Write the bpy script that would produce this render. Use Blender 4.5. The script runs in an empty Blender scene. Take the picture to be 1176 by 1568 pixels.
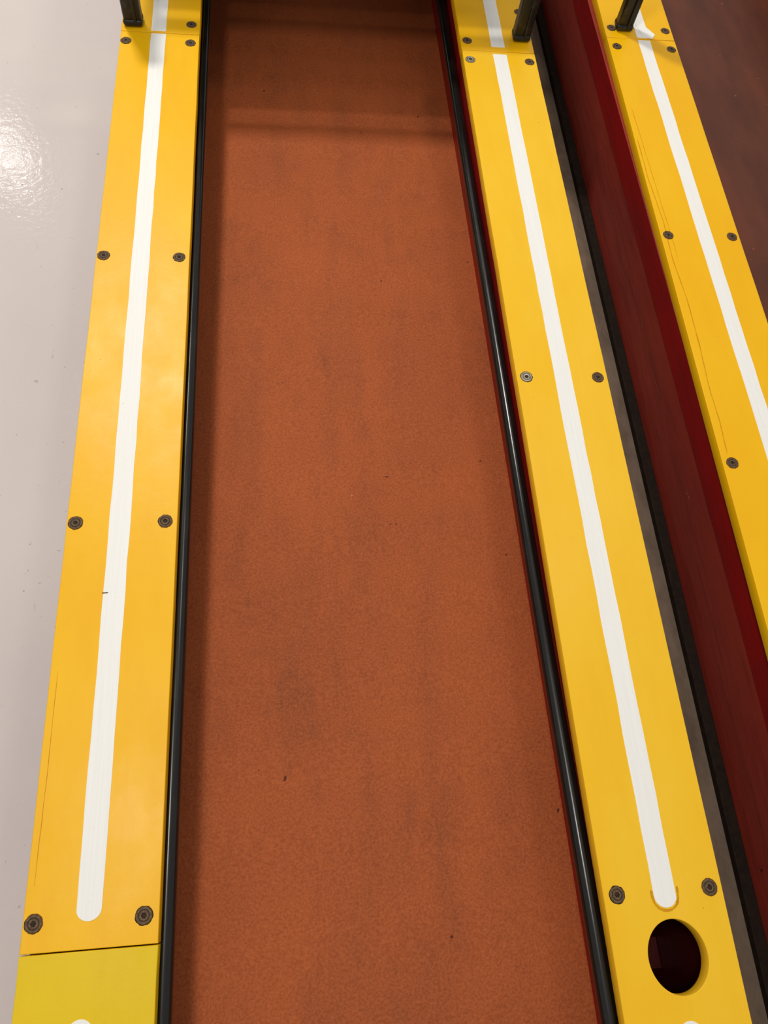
import bpy, bmesh, math, random
from mathutils import Matrix, Vector
random.seed(4)
C=bpy.context.scene.collection
F=1178.0
XW=Vector((.99218,-.01926,.12333)); YW=Vector((-.06877,-.90897,.4112)); DN=Vector((-.10418,.41646,.90319))
ZB=0.21; CAMZ=ZB+0.9
Y0,Y1=-0.7,3.0
JY=1.332

# ---------------------------------------------------------------- materials
def lin(c):
    return tuple(((x/255/12.92) if x/255<=0.04045 else ((x/255+0.055)/1.055)**2.4) for x in c)+(1,)
class NT:
    def __init__(s,name,rough=0.5,spec=0.5,coat=0):
        s.m=bpy.data.materials.new(name); s.m.use_nodes=True
        s.t=s.m.node_tree; s.b=s.t.nodes['Principled BSDF']
        s.b.inputs['Roughness'].default_value=rough
        s.b.inputs['Specular IOR Level'].default_value=spec
        s.b.inputs['Coat Weight'].default_value=coat
        s.b.inputs['Coat Roughness'].default_value=0.12
        s.tc=s.t.nodes.new('ShaderNodeTexCoord')
    def noise(s,scale=(1,1,1),sc=1,detail=4,rough=.55,lo=.4,hi=.6,a=0,b=1):
        mp=s.t.nodes.new('ShaderNodeMapping'); mp.inputs['Scale'].default_value=scale
        s.t.links.new(s.tc.outputs['Object'],mp.inputs[0])
        n=s.t.nodes.new('ShaderNodeTexNoise'); n.inputs['Scale'].default_value=sc
        n.inputs['Detail'].default_value=detail; n.inputs['Roughness'].default_value=rough
        s.t.links.new(mp.outputs[0],n.inputs['Vector'])
        r=s.t.nodes.new('ShaderNodeMapRange'); r.inputs[1].default_value=lo; r.inputs[2].default_value=hi
        r.inputs[3].default_value=a; r.inputs[4].default_value=b
        s.t.links.new(n.outputs[0],r.inputs[0]); return r.outputs[0]
    def mix(s,fac,a,b,mode='MIX'):
        m=s.t.nodes.new('ShaderNodeMix'); m.data_type='RGBA'; m.blend_type=mode
        for sock,v in ((m.inputs[0],fac),(m.inputs[6],a),(m.inputs[7],b)):
            if isinstance(v,bpy.types.NodeSocket): s.t.links.new(v,sock)
            else: sock.default_value=v
        return m.outputs[2]
    def color(s,v):
        if isinstance(v,bpy.types.NodeSocket): s.t.links.new(v,s.b.inputs['Base Color'])
        else: s.b.inputs['Base Color'].default_value=v
    def rough(s,v): s.t.links.new(v,s.b.inputs['Roughness'])
    def bump(s,hs):
        prev=None
        for h,d,st in hs:
            bn=s.t.nodes.new('ShaderNodeBump'); bn.inputs['Distance'].default_value=d; bn.inputs['Strength'].default_value=st
            s.t.links.new(h,bn.inputs['Height'])
            if prev: s.t.links.new(prev,bn.inputs['Normal'])
            prev=bn.outputs[0]
        s.t.links.new(prev,s.b.inputs['Normal'])

def yellow(name,c1,c2,c3):
    n=NT(name,.42,.3)
    big=n.noise((1,.5,1),8,4,.6,.35,.68)
    c=n.mix(big,lin(c1),lin(c2))
    c=n.mix(n.noise((7,1.2,7),5,6,.65,.5,.8,0,.35),c,lin(c3))
    scuff=n.noise((1,.8,1),42,6,.75,.69,.78,0,.5)
    c=n.mix(scuff,c,lin((204,136,16)))
    c=n.mix(n.noise((1,.05,1),90,3,.5,.765,.775,0,.5),c,lin((150,92,12)))
    c=n.mix(n.noise((1,1,1),230,2,.5,.79,.82,0,.8),c,lin((90,55,15)))
    n.color(c)
    n.rough(n.noise((1,.8,1),14,5,.6,.35,.7,.33,.45))
    n.bump([(n.noise((60,3,60),2,4,.6,.3,.7),.0005,.05),(n.noise((1,1,1),60,4,.6,.3,.7),.0008,.10)])
    return n.m
M_YL=yellow('yellow_paint',(249,187,3),(252,195,12),(240,173,4))
M_YM=yellow('yellow_paint_pale',(251,196,30),(253,203,48),(243,183,24))
M_YN=yellow('yellow_paint_lemon',(230,194,3),(236,201,6),(220,183,3))

n=NT('white_painted_inlay',.55,.25)
gr=n.noise((300,5.0,100),1.6,5,.65,.35,.65)
c=n.mix(gr,lin((247,246,241)),lin((252,252,249)))
c=n.mix(n.noise((1,1,1),300,4,.7,.6,.8,0,.3),c,lin((205,202,194)))
c=n.mix(n.noise((1,.6,1),34,5,.7,.71,.73,0,.5),c,lin((200,170,100)))
n.color(c); n.bump([(gr,.0005,.24)]); M_TAPE=n.m

n=NT('orange_lane_surface',.7,.2)
c=n.mix(n.noise((1,.7,1),6,5,.6,.35,.65),lin((178,89,45)),lin((165,82,42)))
c=n.mix(n.noise((4,.9,1),4.5,5,.65,.48,.76,0,.45),c,lin((126,68,42)))
c=n.mix(n.noise((1.8,1,1),7,7,.72,.54,.76,0,.42),c,lin((98,58,40)))
fine=n.noise((1,1,1),330,3,.7,.35,.65)
c=n.mix(.24,c,n.mix(fine,lin((94,42,20)),lin((212,121,70))))
c=n.mix(n.noise((1,1,1),75,2,.5,.765,.78,0,.85),c,lin((60,28,20)))
c=n.mix(n.noise((1.3,1,1),110,2,.5,.795,.805,0,.8),c,lin((220,170,140)))
n.color(c); n.bump([(n.noise((1,1,1),420,2,.6,.3,.7),.0008,.35)]); M_LANE=n.m

n=NT('brown_lane_surface',.4,.35)
c=n.mix(n.noise((2,.6,1),6,5,.6,.35,.65),lin((106,54,34)),lin((84,42,28)))
c=n.mix(n.noise((1,1,1),80,2,.5,.74,.78,0,.7),c,lin((170,90,60)))
n.color(c); M_LANE2=n.m

n=NT('black_rubber',.22,.5)
n.color(n.mix(n.noise((1,.3,1),60,3,.6,.5,.8),lin((18,18,17)),lin((32,30,27))))
n.rough(n.noise((1,.1,1),40,3,.6,.3,.7,.14,.30)); M_RUB=n.m

def red(name,a,b,spec=.4):
    n=NT(name,.42,spec)
    c=n.mix(n.noise((10,1,1),4,5,.6,.35,.68),lin(a),lin(b))
    c=n.mix(n.noise((1,.15,2.2),40,5,.65,.5,.75,0,.5),c,lin((72,22,18)))
    c=n.mix(n.noise((1,.5,1),55,4,.7,.72,.75,0,.8),c,lin((45,14,12)))
    c=n.mix(n.noise((1,.8,1.6),23,5,.75,.70,.707,0,.75),c,lin((200,116,96)))
    n.color(c); n.bump([(n.noise((1,.12,1),60,4,.6,.3,.7),.001,.4)]); return n.m
M_RED=red('dark_red_paint',(92,14,12),(76,12,12))
M_REDW=red('maroon_paint',(160,56,42),(142,46,36))
M_REDB=red('bright_red_and_lit_band',(152,12,14),(134,11,12))  # red of the inner panel, also used for the painted-on lit band

n=NT('white_epoxy_floor',.11,.3)
c=n.mix(n.noise((1,1,1),3,4,.5,.35,.65),lin((222,212,208)),lin((215,205,203)))
c=n.mix(n.noise((1,1,1),70,3,.6,.69,.73,0,.45),c,lin((110,98,90)))
c=n.mix(n.noise((5,1,1),9,7,.7,.68,.69,0,.25),c,lin((150,140,136)))
n.color(c); n.rough(n.noise((1,1,1),6,4,.6,.3,.7,.08,.13)); n.bump([(n.noise((1,1,1),75,3,.6,.3,.7),.0012,.14)]); M_FLOOR=n.m
n=NT('shaded_gap_floor',.6,.2)  # floor between the machines, its shade put into the colour
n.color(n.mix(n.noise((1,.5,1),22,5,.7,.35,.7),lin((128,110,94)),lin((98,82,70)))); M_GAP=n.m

n=NT('black_steel',.4,.4); n.color(n.mix(n.noise((1,1,1),60,4,.6,.55,.72),lin((26,27,27)),lin((60,58,54)))); M_STEEL=n.m
n=NT('screw_metal',.6,.3); n.color(n.mix(n.noise((1,1,1),500,4,.7,.4,.6),lin((116,94,68)),lin((82,64,46)))); n.b.inputs['Metallic'].default_value=.1; M_SCREW=n.m
n=NT('screw_metal_bright',.3,.5); n.color(n.mix(n.noise((1,1,1),500,4,.7,.4,.6),lin((200,192,175)),lin((150,138,118)))); n.b.inputs['Metallic'].default_value=.5; M_SCREWB=n.m
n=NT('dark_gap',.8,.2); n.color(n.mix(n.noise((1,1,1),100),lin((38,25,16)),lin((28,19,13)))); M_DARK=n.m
n=NT('screw_recess',.7,.2); n.color(n.mix(n.noise((1,1,1),300),lin((62,46,32)),lin((46,34,24)))); M_REC=n.m
n=NT('chipped_wood',.8,.2); n.color(n.mix(n.noise((1,1,1),100),lin((120,78,24)),lin((84,52,20)))); M_CHIP=n.m
n=NT('cracked_paint',.6,.2); n.color(n.mix(n.noise((1,1,1),100),lin((220,158,14)),lin((204,138,12)))); M_CR=n.m

# ---------------------------------------------------------------- helpers
def empty(name):
    e=bpy.data.objects.new(name,None); e.empty_display_size=.05; C.objects.link(e); return e
def addmesh(name,verts,faces,mat,parent=None,smooth=False,bevel=0):
    me=bpy.data.meshes.new(name); me.from_pydata(verts,[],faces); me.update()
    bm=bmesh.new(); bm.from_mesh(me); bmesh.ops.recalc_face_normals(bm,faces=bm.faces); bm.to_mesh(me); bm.free()
    me.materials.append(mat)
    o=bpy.data.objects.new(name,me); C.objects.link(o)
    if smooth:
        for p in me.polygons: p.use_smooth=True
    if bevel:
        b=o.modifiers.new('bevel','BEVEL'); b.width=bevel; b.segments=2
    if parent: o.parent=parent
    return o
def box(name,x0,x1,y0,y1,z0,z1,mat,parent=None,bevel=0):
    v=[(x,y,z) for z in (z0,z1) for (x,y) in ((x0,y0),(x1,y0),(x1,y1),(x0,y1))]
    f=[(0,1,2,3),(4,5,6,7),(0,1,5,4),(1,2,6,5),(2,3,7,6),(3,0,4,7)]
    return addmesh(name,v,f,mat,parent,False,bevel)
def flat(name,loops,z0,z1,mat,parent=None,bevel=.0008):
    cu=bpy.data.curves.new(name,'CURVE'); cu.dimensions='2D'; cu.fill_mode='BOTH'
    for lp in loops:
        sp=cu.splines.new('POLY'); sp.points.add(len(lp)-1)
        for p,q in zip(sp.points,lp): p.co=(q[0],q[1],0,1)
        sp.use_cyclic_u=True
    cu.extrude=(z1-z0)/2-bevel; cu.bevel_depth=bevel; cu.bevel_resolution=1; cu.offset=-bevel
    o=bpy.data.objects.new(name+'_c',cu); C.objects.link(o)
    dg=bpy.context.evaluated_depsgraph_get(); dg.update()
    me=bpy.data.meshes.new_from_object(o.evaluated_get(dg)); bpy.data.objects.remove(o)
    me.transform(Matrix.Translation((0,0,(z0+z1)/2)))
    me.materials.clear(); me.materials.append(mat); me.name=name
    m=bpy.data.objects.new(name,me); C.objects.link(m)
    if parent: m.parent=parent
    return m
def quad(xl,xr,ya,yb,wob=0.0):
    N=24; L=[];R=[]
    for i in range(N+1):
        y=ya+(yb-ya)*i/N
        L.append((xl(y)+random.uniform(-wob,wob),y)); R.append((xr(y)+random.uniform(-wob,wob),y))
    return R+L[::-1]
def tape_loop(xl,xr,ya,yb,round_a=True,wob=.0004,round_b=False):
    w=(xr(ya)-xl(ya))/2
    N=40; y0=ya+(w if round_a else 0); y1=yb-(w if round_b else 0)
    ys=[y0+(y1-y0)*i/N for i in range(N+1)]
    R=[(xr(y)+random.uniform(-wob,wob),y) for y in ys]
    L=[(xl(y)+random.uniform(-wob,wob),y) for y in ys][::-1]
    pts=R[:]
    if round_b:
        cx=(xl(yb)+xr(yb))/2
        pts+=[(cx+w*math.cos(a),y1+w*math.sin(a)) for a in [math.pi*k/14 for k in range(1,14)]]
    pts+=L
    if round_a:
        cx=(xl(ya)+xr(ya))/2
        pts+=[(cx-w*math.cos(a),y0-w*.92*math.sin(a)) for a in [math.pi*k/14 for k in range(1,14)]]
    return pts
def screw(parent,x,y,r=.0084,mat=None,z=ZB):
    prof=[(0.0001,.0002),(.0024,.0002),(.0027,.0009),(.0044,.0011),(.0050,.0006),(.0057,.0006),(.0063,.0011),(.0078,.0010),(.0084,.0003),(.0086,-.001)]
    prof=[(a*r/.0084,b) for a,b in prof]
    n=36; v=[];f=[]; rot=random.random()
    for k,(pr,pz) in enumerate(prof):
        for i in range(n):
            a=2*math.pi*i/n+rot
            rr=pr*(1+.12*math.cos(6*a)) if k in(1,2) else pr
            v.append((x+rr*math.cos(a),y+rr*math.sin(a),z+pz))
    f.append(tuple(range(n)))
    for k in range(len(prof)-1):
        for i in range(n):
            j=(i+1)%n; f.append((k*n+i,k*n+j,(k+1)*n+j,(k+1)*n+i))
    o=addmesh('screw',v,f,mat or M_SCREW,parent,False)
    o.data.materials.append(M_REC)
    for q,p in enumerate(o.data.polygons):
        kk=(q-1)//n
        if q==0 or kk in (0,1,4): p.material_index=1
    v=[];f=[];m=28
    for i in range(m):
        a=2*math.pi*i/m; ro=r*1.07*(1+random.uniform(-.03,.05))
        v+= [(x+r*.97*math.cos(a),y+r*.97*math.sin(a),z+.00025),(x+ro*math.cos(a),y+ro*math.sin(a),z+.00025)]
    for i in range(m):
        j=(i+1)%m; f.append((2*i,2*j,2*j+1,2*i+1))
    addmesh('countersink_ring',v,f,M_DARK if random.random()<.4 else M_CHIP,parent)
def tube(name,pts,r,mat,parent):
    cu=bpy.data.curves.new(name,'CURVE'); cu.dimensions='3D'
    sp=cu.splines.new('NURBS'); sp.points.add(len(pts)-1)
    for p,q in zip(sp.points,pts): p.co=(*q,1)
    sp.use_endpoint_u=True; sp.order_u=4; sp.resolution_u=12
    cu.bevel_depth=r; cu.bevel_resolution=8; cu.use_fill_caps=True
    o=bpy.data.objects.new(name+'_c',cu); C.objects.link(o)
    dg=bpy.context.evaluated_depsgraph_get(); dg.update()
    me=bpy.data.meshes.new_from_object(o.evaluated_get(dg)); bpy.data.objects.remove(o)
    me.materials.clear(); me.materials.append(mat)
    for p in me.polygons: p.use_smooth=True
    m=bpy.data.objects.new(name,me); C.objects.link(m); m.parent=parent; return m
k=lambda c,s=0:(lambda y:c+s*y)

# ---------------------------------------------------------------- floor
flo=addmesh('floor',[(-4,-3,0),(5,-3,0),(5,7,0),(-4,7,0)],[(0,1,2,3)],M_FLOOR)

# ---------------------------------------------------------------- first ball lane
TH=.018; ZU=ZB-TH
def lanez(y): return ZB-(.108+.03*max(-.7,min(y,1.6)))
def lane(parent,xa,xb,mat,n=24):
    v=[];f=[]
    for i in range(n+1):
        y=Y0+(Y1-Y0)*i/n; z=lanez(y)
        v+=[(xa,y,z),(xb,y,z),(xa,y,z-.02),(xb,y,z-.02)]
    for i in range(n):
        a=4*i;b=a+4
        f+=[(a,a+1,b+1,b),(a+2,a+3,b+3,b+2),(a,a+2,b+2,b),(a+1,a+3,b+3,b+1)]
    f+=[(0,1,3,2),(4*n,4*n+1,4*n+3,4*n+2)]
    return addmesh('lane_bed',v,f,mat,parent)
L1=empty('ball_rolling_lane')
lane(L1,-.147,.337,M_LANE)
box('side_panel_inner_left',-.162,-.144,Y0,Y1,0,ZU,M_RED,L1,.001)
box('side_panel_outer_left',-.266,-.250,Y0,Y1,0,ZU,M_RED,L1,.001)
box('side_panel_inner_right',.336,.352,Y0,Y1,0,ZU,M_REDB,L1,.001)
box('side_panel_outer_right',.446,.461,Y0,Y1,0,ZU,M_RED,L1,.001)
for yy in (-.19,.35,.9,1.5):
    box('cross_brace',.352,.446,yy,yy+.02,.0,ZU-.04,M_RED,L1,.001)
box('cross_brace',.352,.446,-.145,-.11,.03,.055,M_RED,L1,.001)
box('channel_shade_floor',.352,.446,Y0,Y1,.0,.006,M_DARK,L1,.001)  # dark cover on the floor, deepens the hole's shade by colour
for yy in (-.6,.1,.8,1.6,2.6):
    box('support_joist',-.25,.336,yy,yy+.03,0.0,.02,M_DARK,L1,.001)
tube('rubber_bumper_tube',[(-.1345,Y0,ZB-.027),(-.1345,-.2,ZB-.027),(-.135,.2,ZB-.028),(-.134,.7,ZB-.03),(-.1345,1.1,ZB-.03),(-.134,1.5,ZB-.032),(-.134,Y1,ZB-.032)],.0098,M_RUB,L1)
tube('rubber_bumper_tube_right',[(.326,Y0,ZB-.024),(.326,-.25,ZB-.027),(.325,.0,ZB-.034),(.3245,.3,ZB-.045),(.326,.6,ZB-.052),(.326,.9,ZB-.056),(.3255,1.2,ZB-.062),(.326,1.6,ZB-.062),(.326,Y1,ZB-.062)],.0098,M_RUB,L1)
def bolt(y,x=.461,z=ZU-.008,r=.007):
    v=[];f=[];n=20
    pr=[(0,r),(.008,r),(.012,r*.75),(.014,r*.3)]
    for d,rr in pr:
        for i in range(n):
            a=2*math.pi*i/n; v.append((x+d,y+rr*math.cos(a),z+rr*math.sin(a)))
    for q in range(3):
        for i in range(n):
            j=(i+1)%n; f.append((q*n+i,q*n+j,(q+1)*n+j,(q+1)*n+i))
    f.append(tuple(range(3*n,4*n))); f.append(tuple(range(n)))
    addmesh('side_bolt',v,f,M_DARK,L1,True)
bolt(.095); bolt(1.116)
G=empty('floor_gap_strip')
box('shaded_floor_strip',.4615,.6115,Y0,Y1,0.0,.004,M_GAP,G,.0005)  # floor sheet coloured as if in the shade of the narrow gap
box('gap_shade_strip',.594,.6115,Y0,Y1,.004,.018,M_DARK,G,.002)  # added dark strip standing in for shade at the wall's foot

# ---------------------------------------------------------------- second ball lane
L2=empty('ball_rolling_lane')
box('side_panel_inner_left',.612,.628,Y0,Y1,0,ZU,M_REDW,L2,.001)
box('panel_top_lit_band',.6110,.612,Y0,Y1,ZU-.05,ZU,M_REDB,L2,.0003)  # brighter light on the upper wall, put in as a colour band
box('side_panel_inner_right',.722,.738,Y0,Y1,0,ZU,M_RED,L2,.001)
lane(L2,.736,1.22,M_LANE2)
box('side_panel_outer_right',1.22,1.236,Y0,Y1,0,ZU,M_RED,L2,.001)
tube('rubber_bumper_tube',[(.748,Y0,ZB-.05),(.748,1,ZB-.05),(.748,Y1,ZB-.05)],.0098,M_RUB,L2)

# ---------------------------------------------------------------- yellow cap boards
def board(xl,xr,joints,mats,txl,txr,tapes,screws,hole=None,sr=.0084,bright=()):
    P=empty('yellow_cap_board')
    g=.0007
    for (a,b),m in zip(joints,mats):
        loops=[quad(xl,xr,a+g,b-g,.00025)]
        if hole and a<hole[1]<b:
            hx,hy,rx,ry=hole
            loops.append([(hx+rx*math.cos(2*math.pi*i/64),hy+ry*math.sin(2*math.pi*i/64)) for i in range(64)])
        flat('plank',loops,ZU,ZB,m,P,.0008)
    for (a,b,ra,rb) in tapes:
        flat('white_inlay_strip',[tape_loop(txl,txr,a,b,ra,.0005,rb)],ZB-.001,ZB+.0005,M_TAPE,P,.0001)
    for i,(x,y) in enumerate(screws):
        screw(P,x,y,sr,M_SCREWB if i in bright else M_SCREW)
    return P
P1=board(k(-.2705),k(-.1378),[(Y0,-.061),(-.061,JY),(JY,Y1)],[M_YN,M_YL,M_YL],k(-.2198),k(-.1948),
      [(-.0365,JY-.003,True,False),(JY+.004,Y1-.1,False,False),(-.6,-.119,True,True)],
      [(-.2600,-.0340),(-.1530,-.0345),(-.2600,.4030),(-.1525,.4030),(-.2600,.8296),(-.1525,.8290),(-.2604,1.3066),(-.1525,1.309),(-.2600,1.358),(-.1525,1.358)])
P2=board(k(.3300),k(.4665),[(Y0,JY),(JY,Y1)],[M_YM,M_YL],k(.3867),k(.4120),
      [(-.0690,JY-.008,True,False),(JY+.012,Y1-.1,False,False),(-.6,-.172,True,True)],
      [(.3455,-.0517),(.4520,-.0517),(.3446,.6197),(.4520,.619),(.3425,1.306),(.4534,1.308),(.3425,1.358),(.4534,1.45)],
      hole=(.4011,-.1146,.0330,.0355),bright=(2,4))
RL=k(.6030,.0105); RR=k(.7440,.007)
P3=board(RL,RR,[(Y0,1.392),(1.392,Y1)],[M_YL,M_YL],k(.6770,.0008),k(.7015,.0008),
      [(-.05,1.388,True,False),(1.395,Y1-.1,False,False)],
      [(.6185,.0),(.7325,.0),(.6225,.4752),(.7345,.478),(.6255,.8976),(.7370,.8976),(.6325,1.3665),(.7410,1.3660),(.6325,1.42),(.7410,1.42)])
flat('torn_inlay_tip',[[(.690,1.398),(.708,1.392),(.716,1.405),(.700,1.430),(.686,1.47),(.676,1.47)]],ZB+.0004,ZB+.0016,M_TAPE,P3,.0001)
def crack(P,pts,w,mat,z=.00025):
    v=[];f=[]; fine=[]
    for (a,b) in zip(pts,pts[1:]):
        for q in range(6):
            t=q/6; fine.append((a[0]+(b[0]-a[0])*t+random.uniform(-.0003,.0003),a[1]+(b[1]-a[1])*t))
    fine.append(pts[-1])
    for i,(x,y) in enumerate(fine):
        a=fine[max(0,i-1)]; b=fine[min(len(fine)-1,i+1)]
        dx,dy=b[0]-a[0],b[1]-a[1]; L=math.hypot(dx,dy) or 1
        ww=w*random.uniform(.45,1)*(.3 if i in(0,len(fine)-1) else 1)/2
        v+=[(x-dy/L*ww,y+dx/L*ww,ZB+z),(x+dy/L*ww,y-dx/L*ww,ZB+z)]
    for i in range(len(fine)-1):
        f.append((2*i,2*i+1,2*i+3,2*i+2))
    addmesh('paint_crack',v,f,mat,P)
crack(P3,[(.620,1.12),(.619,1.02),(.624,.93),(.621,.85),(.626,.76),(.6245,.68),(.6205,.60),(.6215,.54),(.619,.49)],.0015,M_CR)
crack(P3,[(.626,1.20),(.628,1.05),(.630,.93),(.631,.85)],.0009,M_CR)
crack(P1,[(-.263,.0),(-.262,.12),(-.2625,.22)],.0007,M_CR)
crack(P1,[(-.221,.311),(-.214,.3112)],.0016,M_CHIP,.0007)
cx,w=.39935,.0146
crack(P2,[(cx-w,-.05)]+[(cx-w*math.cos(a),-.0570-w*.95*math.sin(a)) for a in [math.pi*q/10 for q in range(0,11)]]+[(cx+w+.001,-.048)],.0032,M_CR)

# ---------------------------------------------------------------- black steel posts with rounded feet
def post(x,y,w=.031,d=.022,h=.20):
    P=empty('black_steel_post')
    lp=[]; r=.004
    for cx,cy,a0 in ((x+w/2-r,y+d-r,0),(x-w/2+r,y+d-r,90),(x-w/2+r,y+r,180),(x+w/2-r,y+r,270)):
        for q in range(7):
            a=math.radians(a0+15*q); lp.append((cx+r*math.cos(a),cy+r*math.sin(a)))
    flat('post_tube',[lp],ZB+.002,ZB+h,M_STEEL,P,.001)
    lp2=[(x+(p[0]-x)*1.05,y+d/2+(p[1]-y-d/2)*1.25) for p in lp]
    flat('post_foot',[lp2],ZB+.0022,ZB+.012,M_STEEL,P,.003)
    box('post_rib',x+.002,x+.007,y-.004,y+.002,ZB+.010,ZB+h,M_STEEL,P,.001)
    return P
post(-.2500,1.343); post(.4450,1.362); post(.6550,1.411)
# ---------------------------------------------------------------- added unseen light blocker shading far end of lane, resting on the posts
Hd=empty('lane_light_blocker')
z=.2005
box('blocker_front_slat',-.262,.457,1.432,1.470,ZB+z+.012,ZB+z+.024,M_STEEL,Hd,.002)
box('blocker_panel',-.262,.457,1.485,2.9,ZB+z+.012,ZB+z+.024,M_STEEL,Hd,.002)
box('blocker_rail_left',-.262,-.240,1.345,2.9,ZB+z,ZB+z+.012,M_STEEL,Hd,.002)
box('blocker_rail_right',.435,.457,1.365,2.9,ZB+z,ZB+z+.012,M_STEEL,Hd,.002)
box('blocker_back_panel',-.13,.32,2.1,2.12,ZB-.13,ZB+z+.012,M_STEEL,Hd,.002)  # added unseen panel, keeps sky light from behind off the lane

# ---------------------------------------------------------------- lights
def area(name,x,y,z,sx,sy,p,col=(1,.955,.885)):
    l=bpy.data.lights.new(name,'AREA'); l.shape='RECTANGLE'; l.size=sx; l.size_y=sy; l.energy=p; l.color=col
    o=bpy.data.objects.new(name,l); C.objects.link(o); o.location=(x,y,z)
    return o
area('ceiling_light',-1.94,4.78,3.1,.10,.10,6)
area('ceiling_light',-.72,2.62,3.1,.34,.30,58)
area('ceiling_light',-.55,.25,3.1,.35,.35,19)
area('ceiling_light',1.2,1.5,3.1,.4,.4,8)
w=bpy.data.worlds.new('room_light'); bpy.context.scene.world=w; w.use_nodes=True
w.node_tree.nodes['Background'].inputs[0].default_value=(1,.95,.90,1)
w.node_tree.nodes['Background'].inputs[1].default_value=.43
bpy.context.scene.view_settings.view_transform='Standard'

# ---------------------------------------------------------------- camera
cam=bpy.data.cameras.new('camera'); co=bpy.data.objects.new('camera',cam); C.objects.link(co)
cam.sensor_fit='VERTICAL'; cam.sensor_height=24; cam.lens=24*F/1568; cam.clip_start=.02
UP=-DN
co.matrix_world=Matrix(((XW[0],-XW[1],-XW[2],0),(YW[0],-YW[1],-YW[2],0),(UP[0],-UP[1],-UP[2],CAMZ),(0,0,0,1)))
bpy.context.scene.camera=co
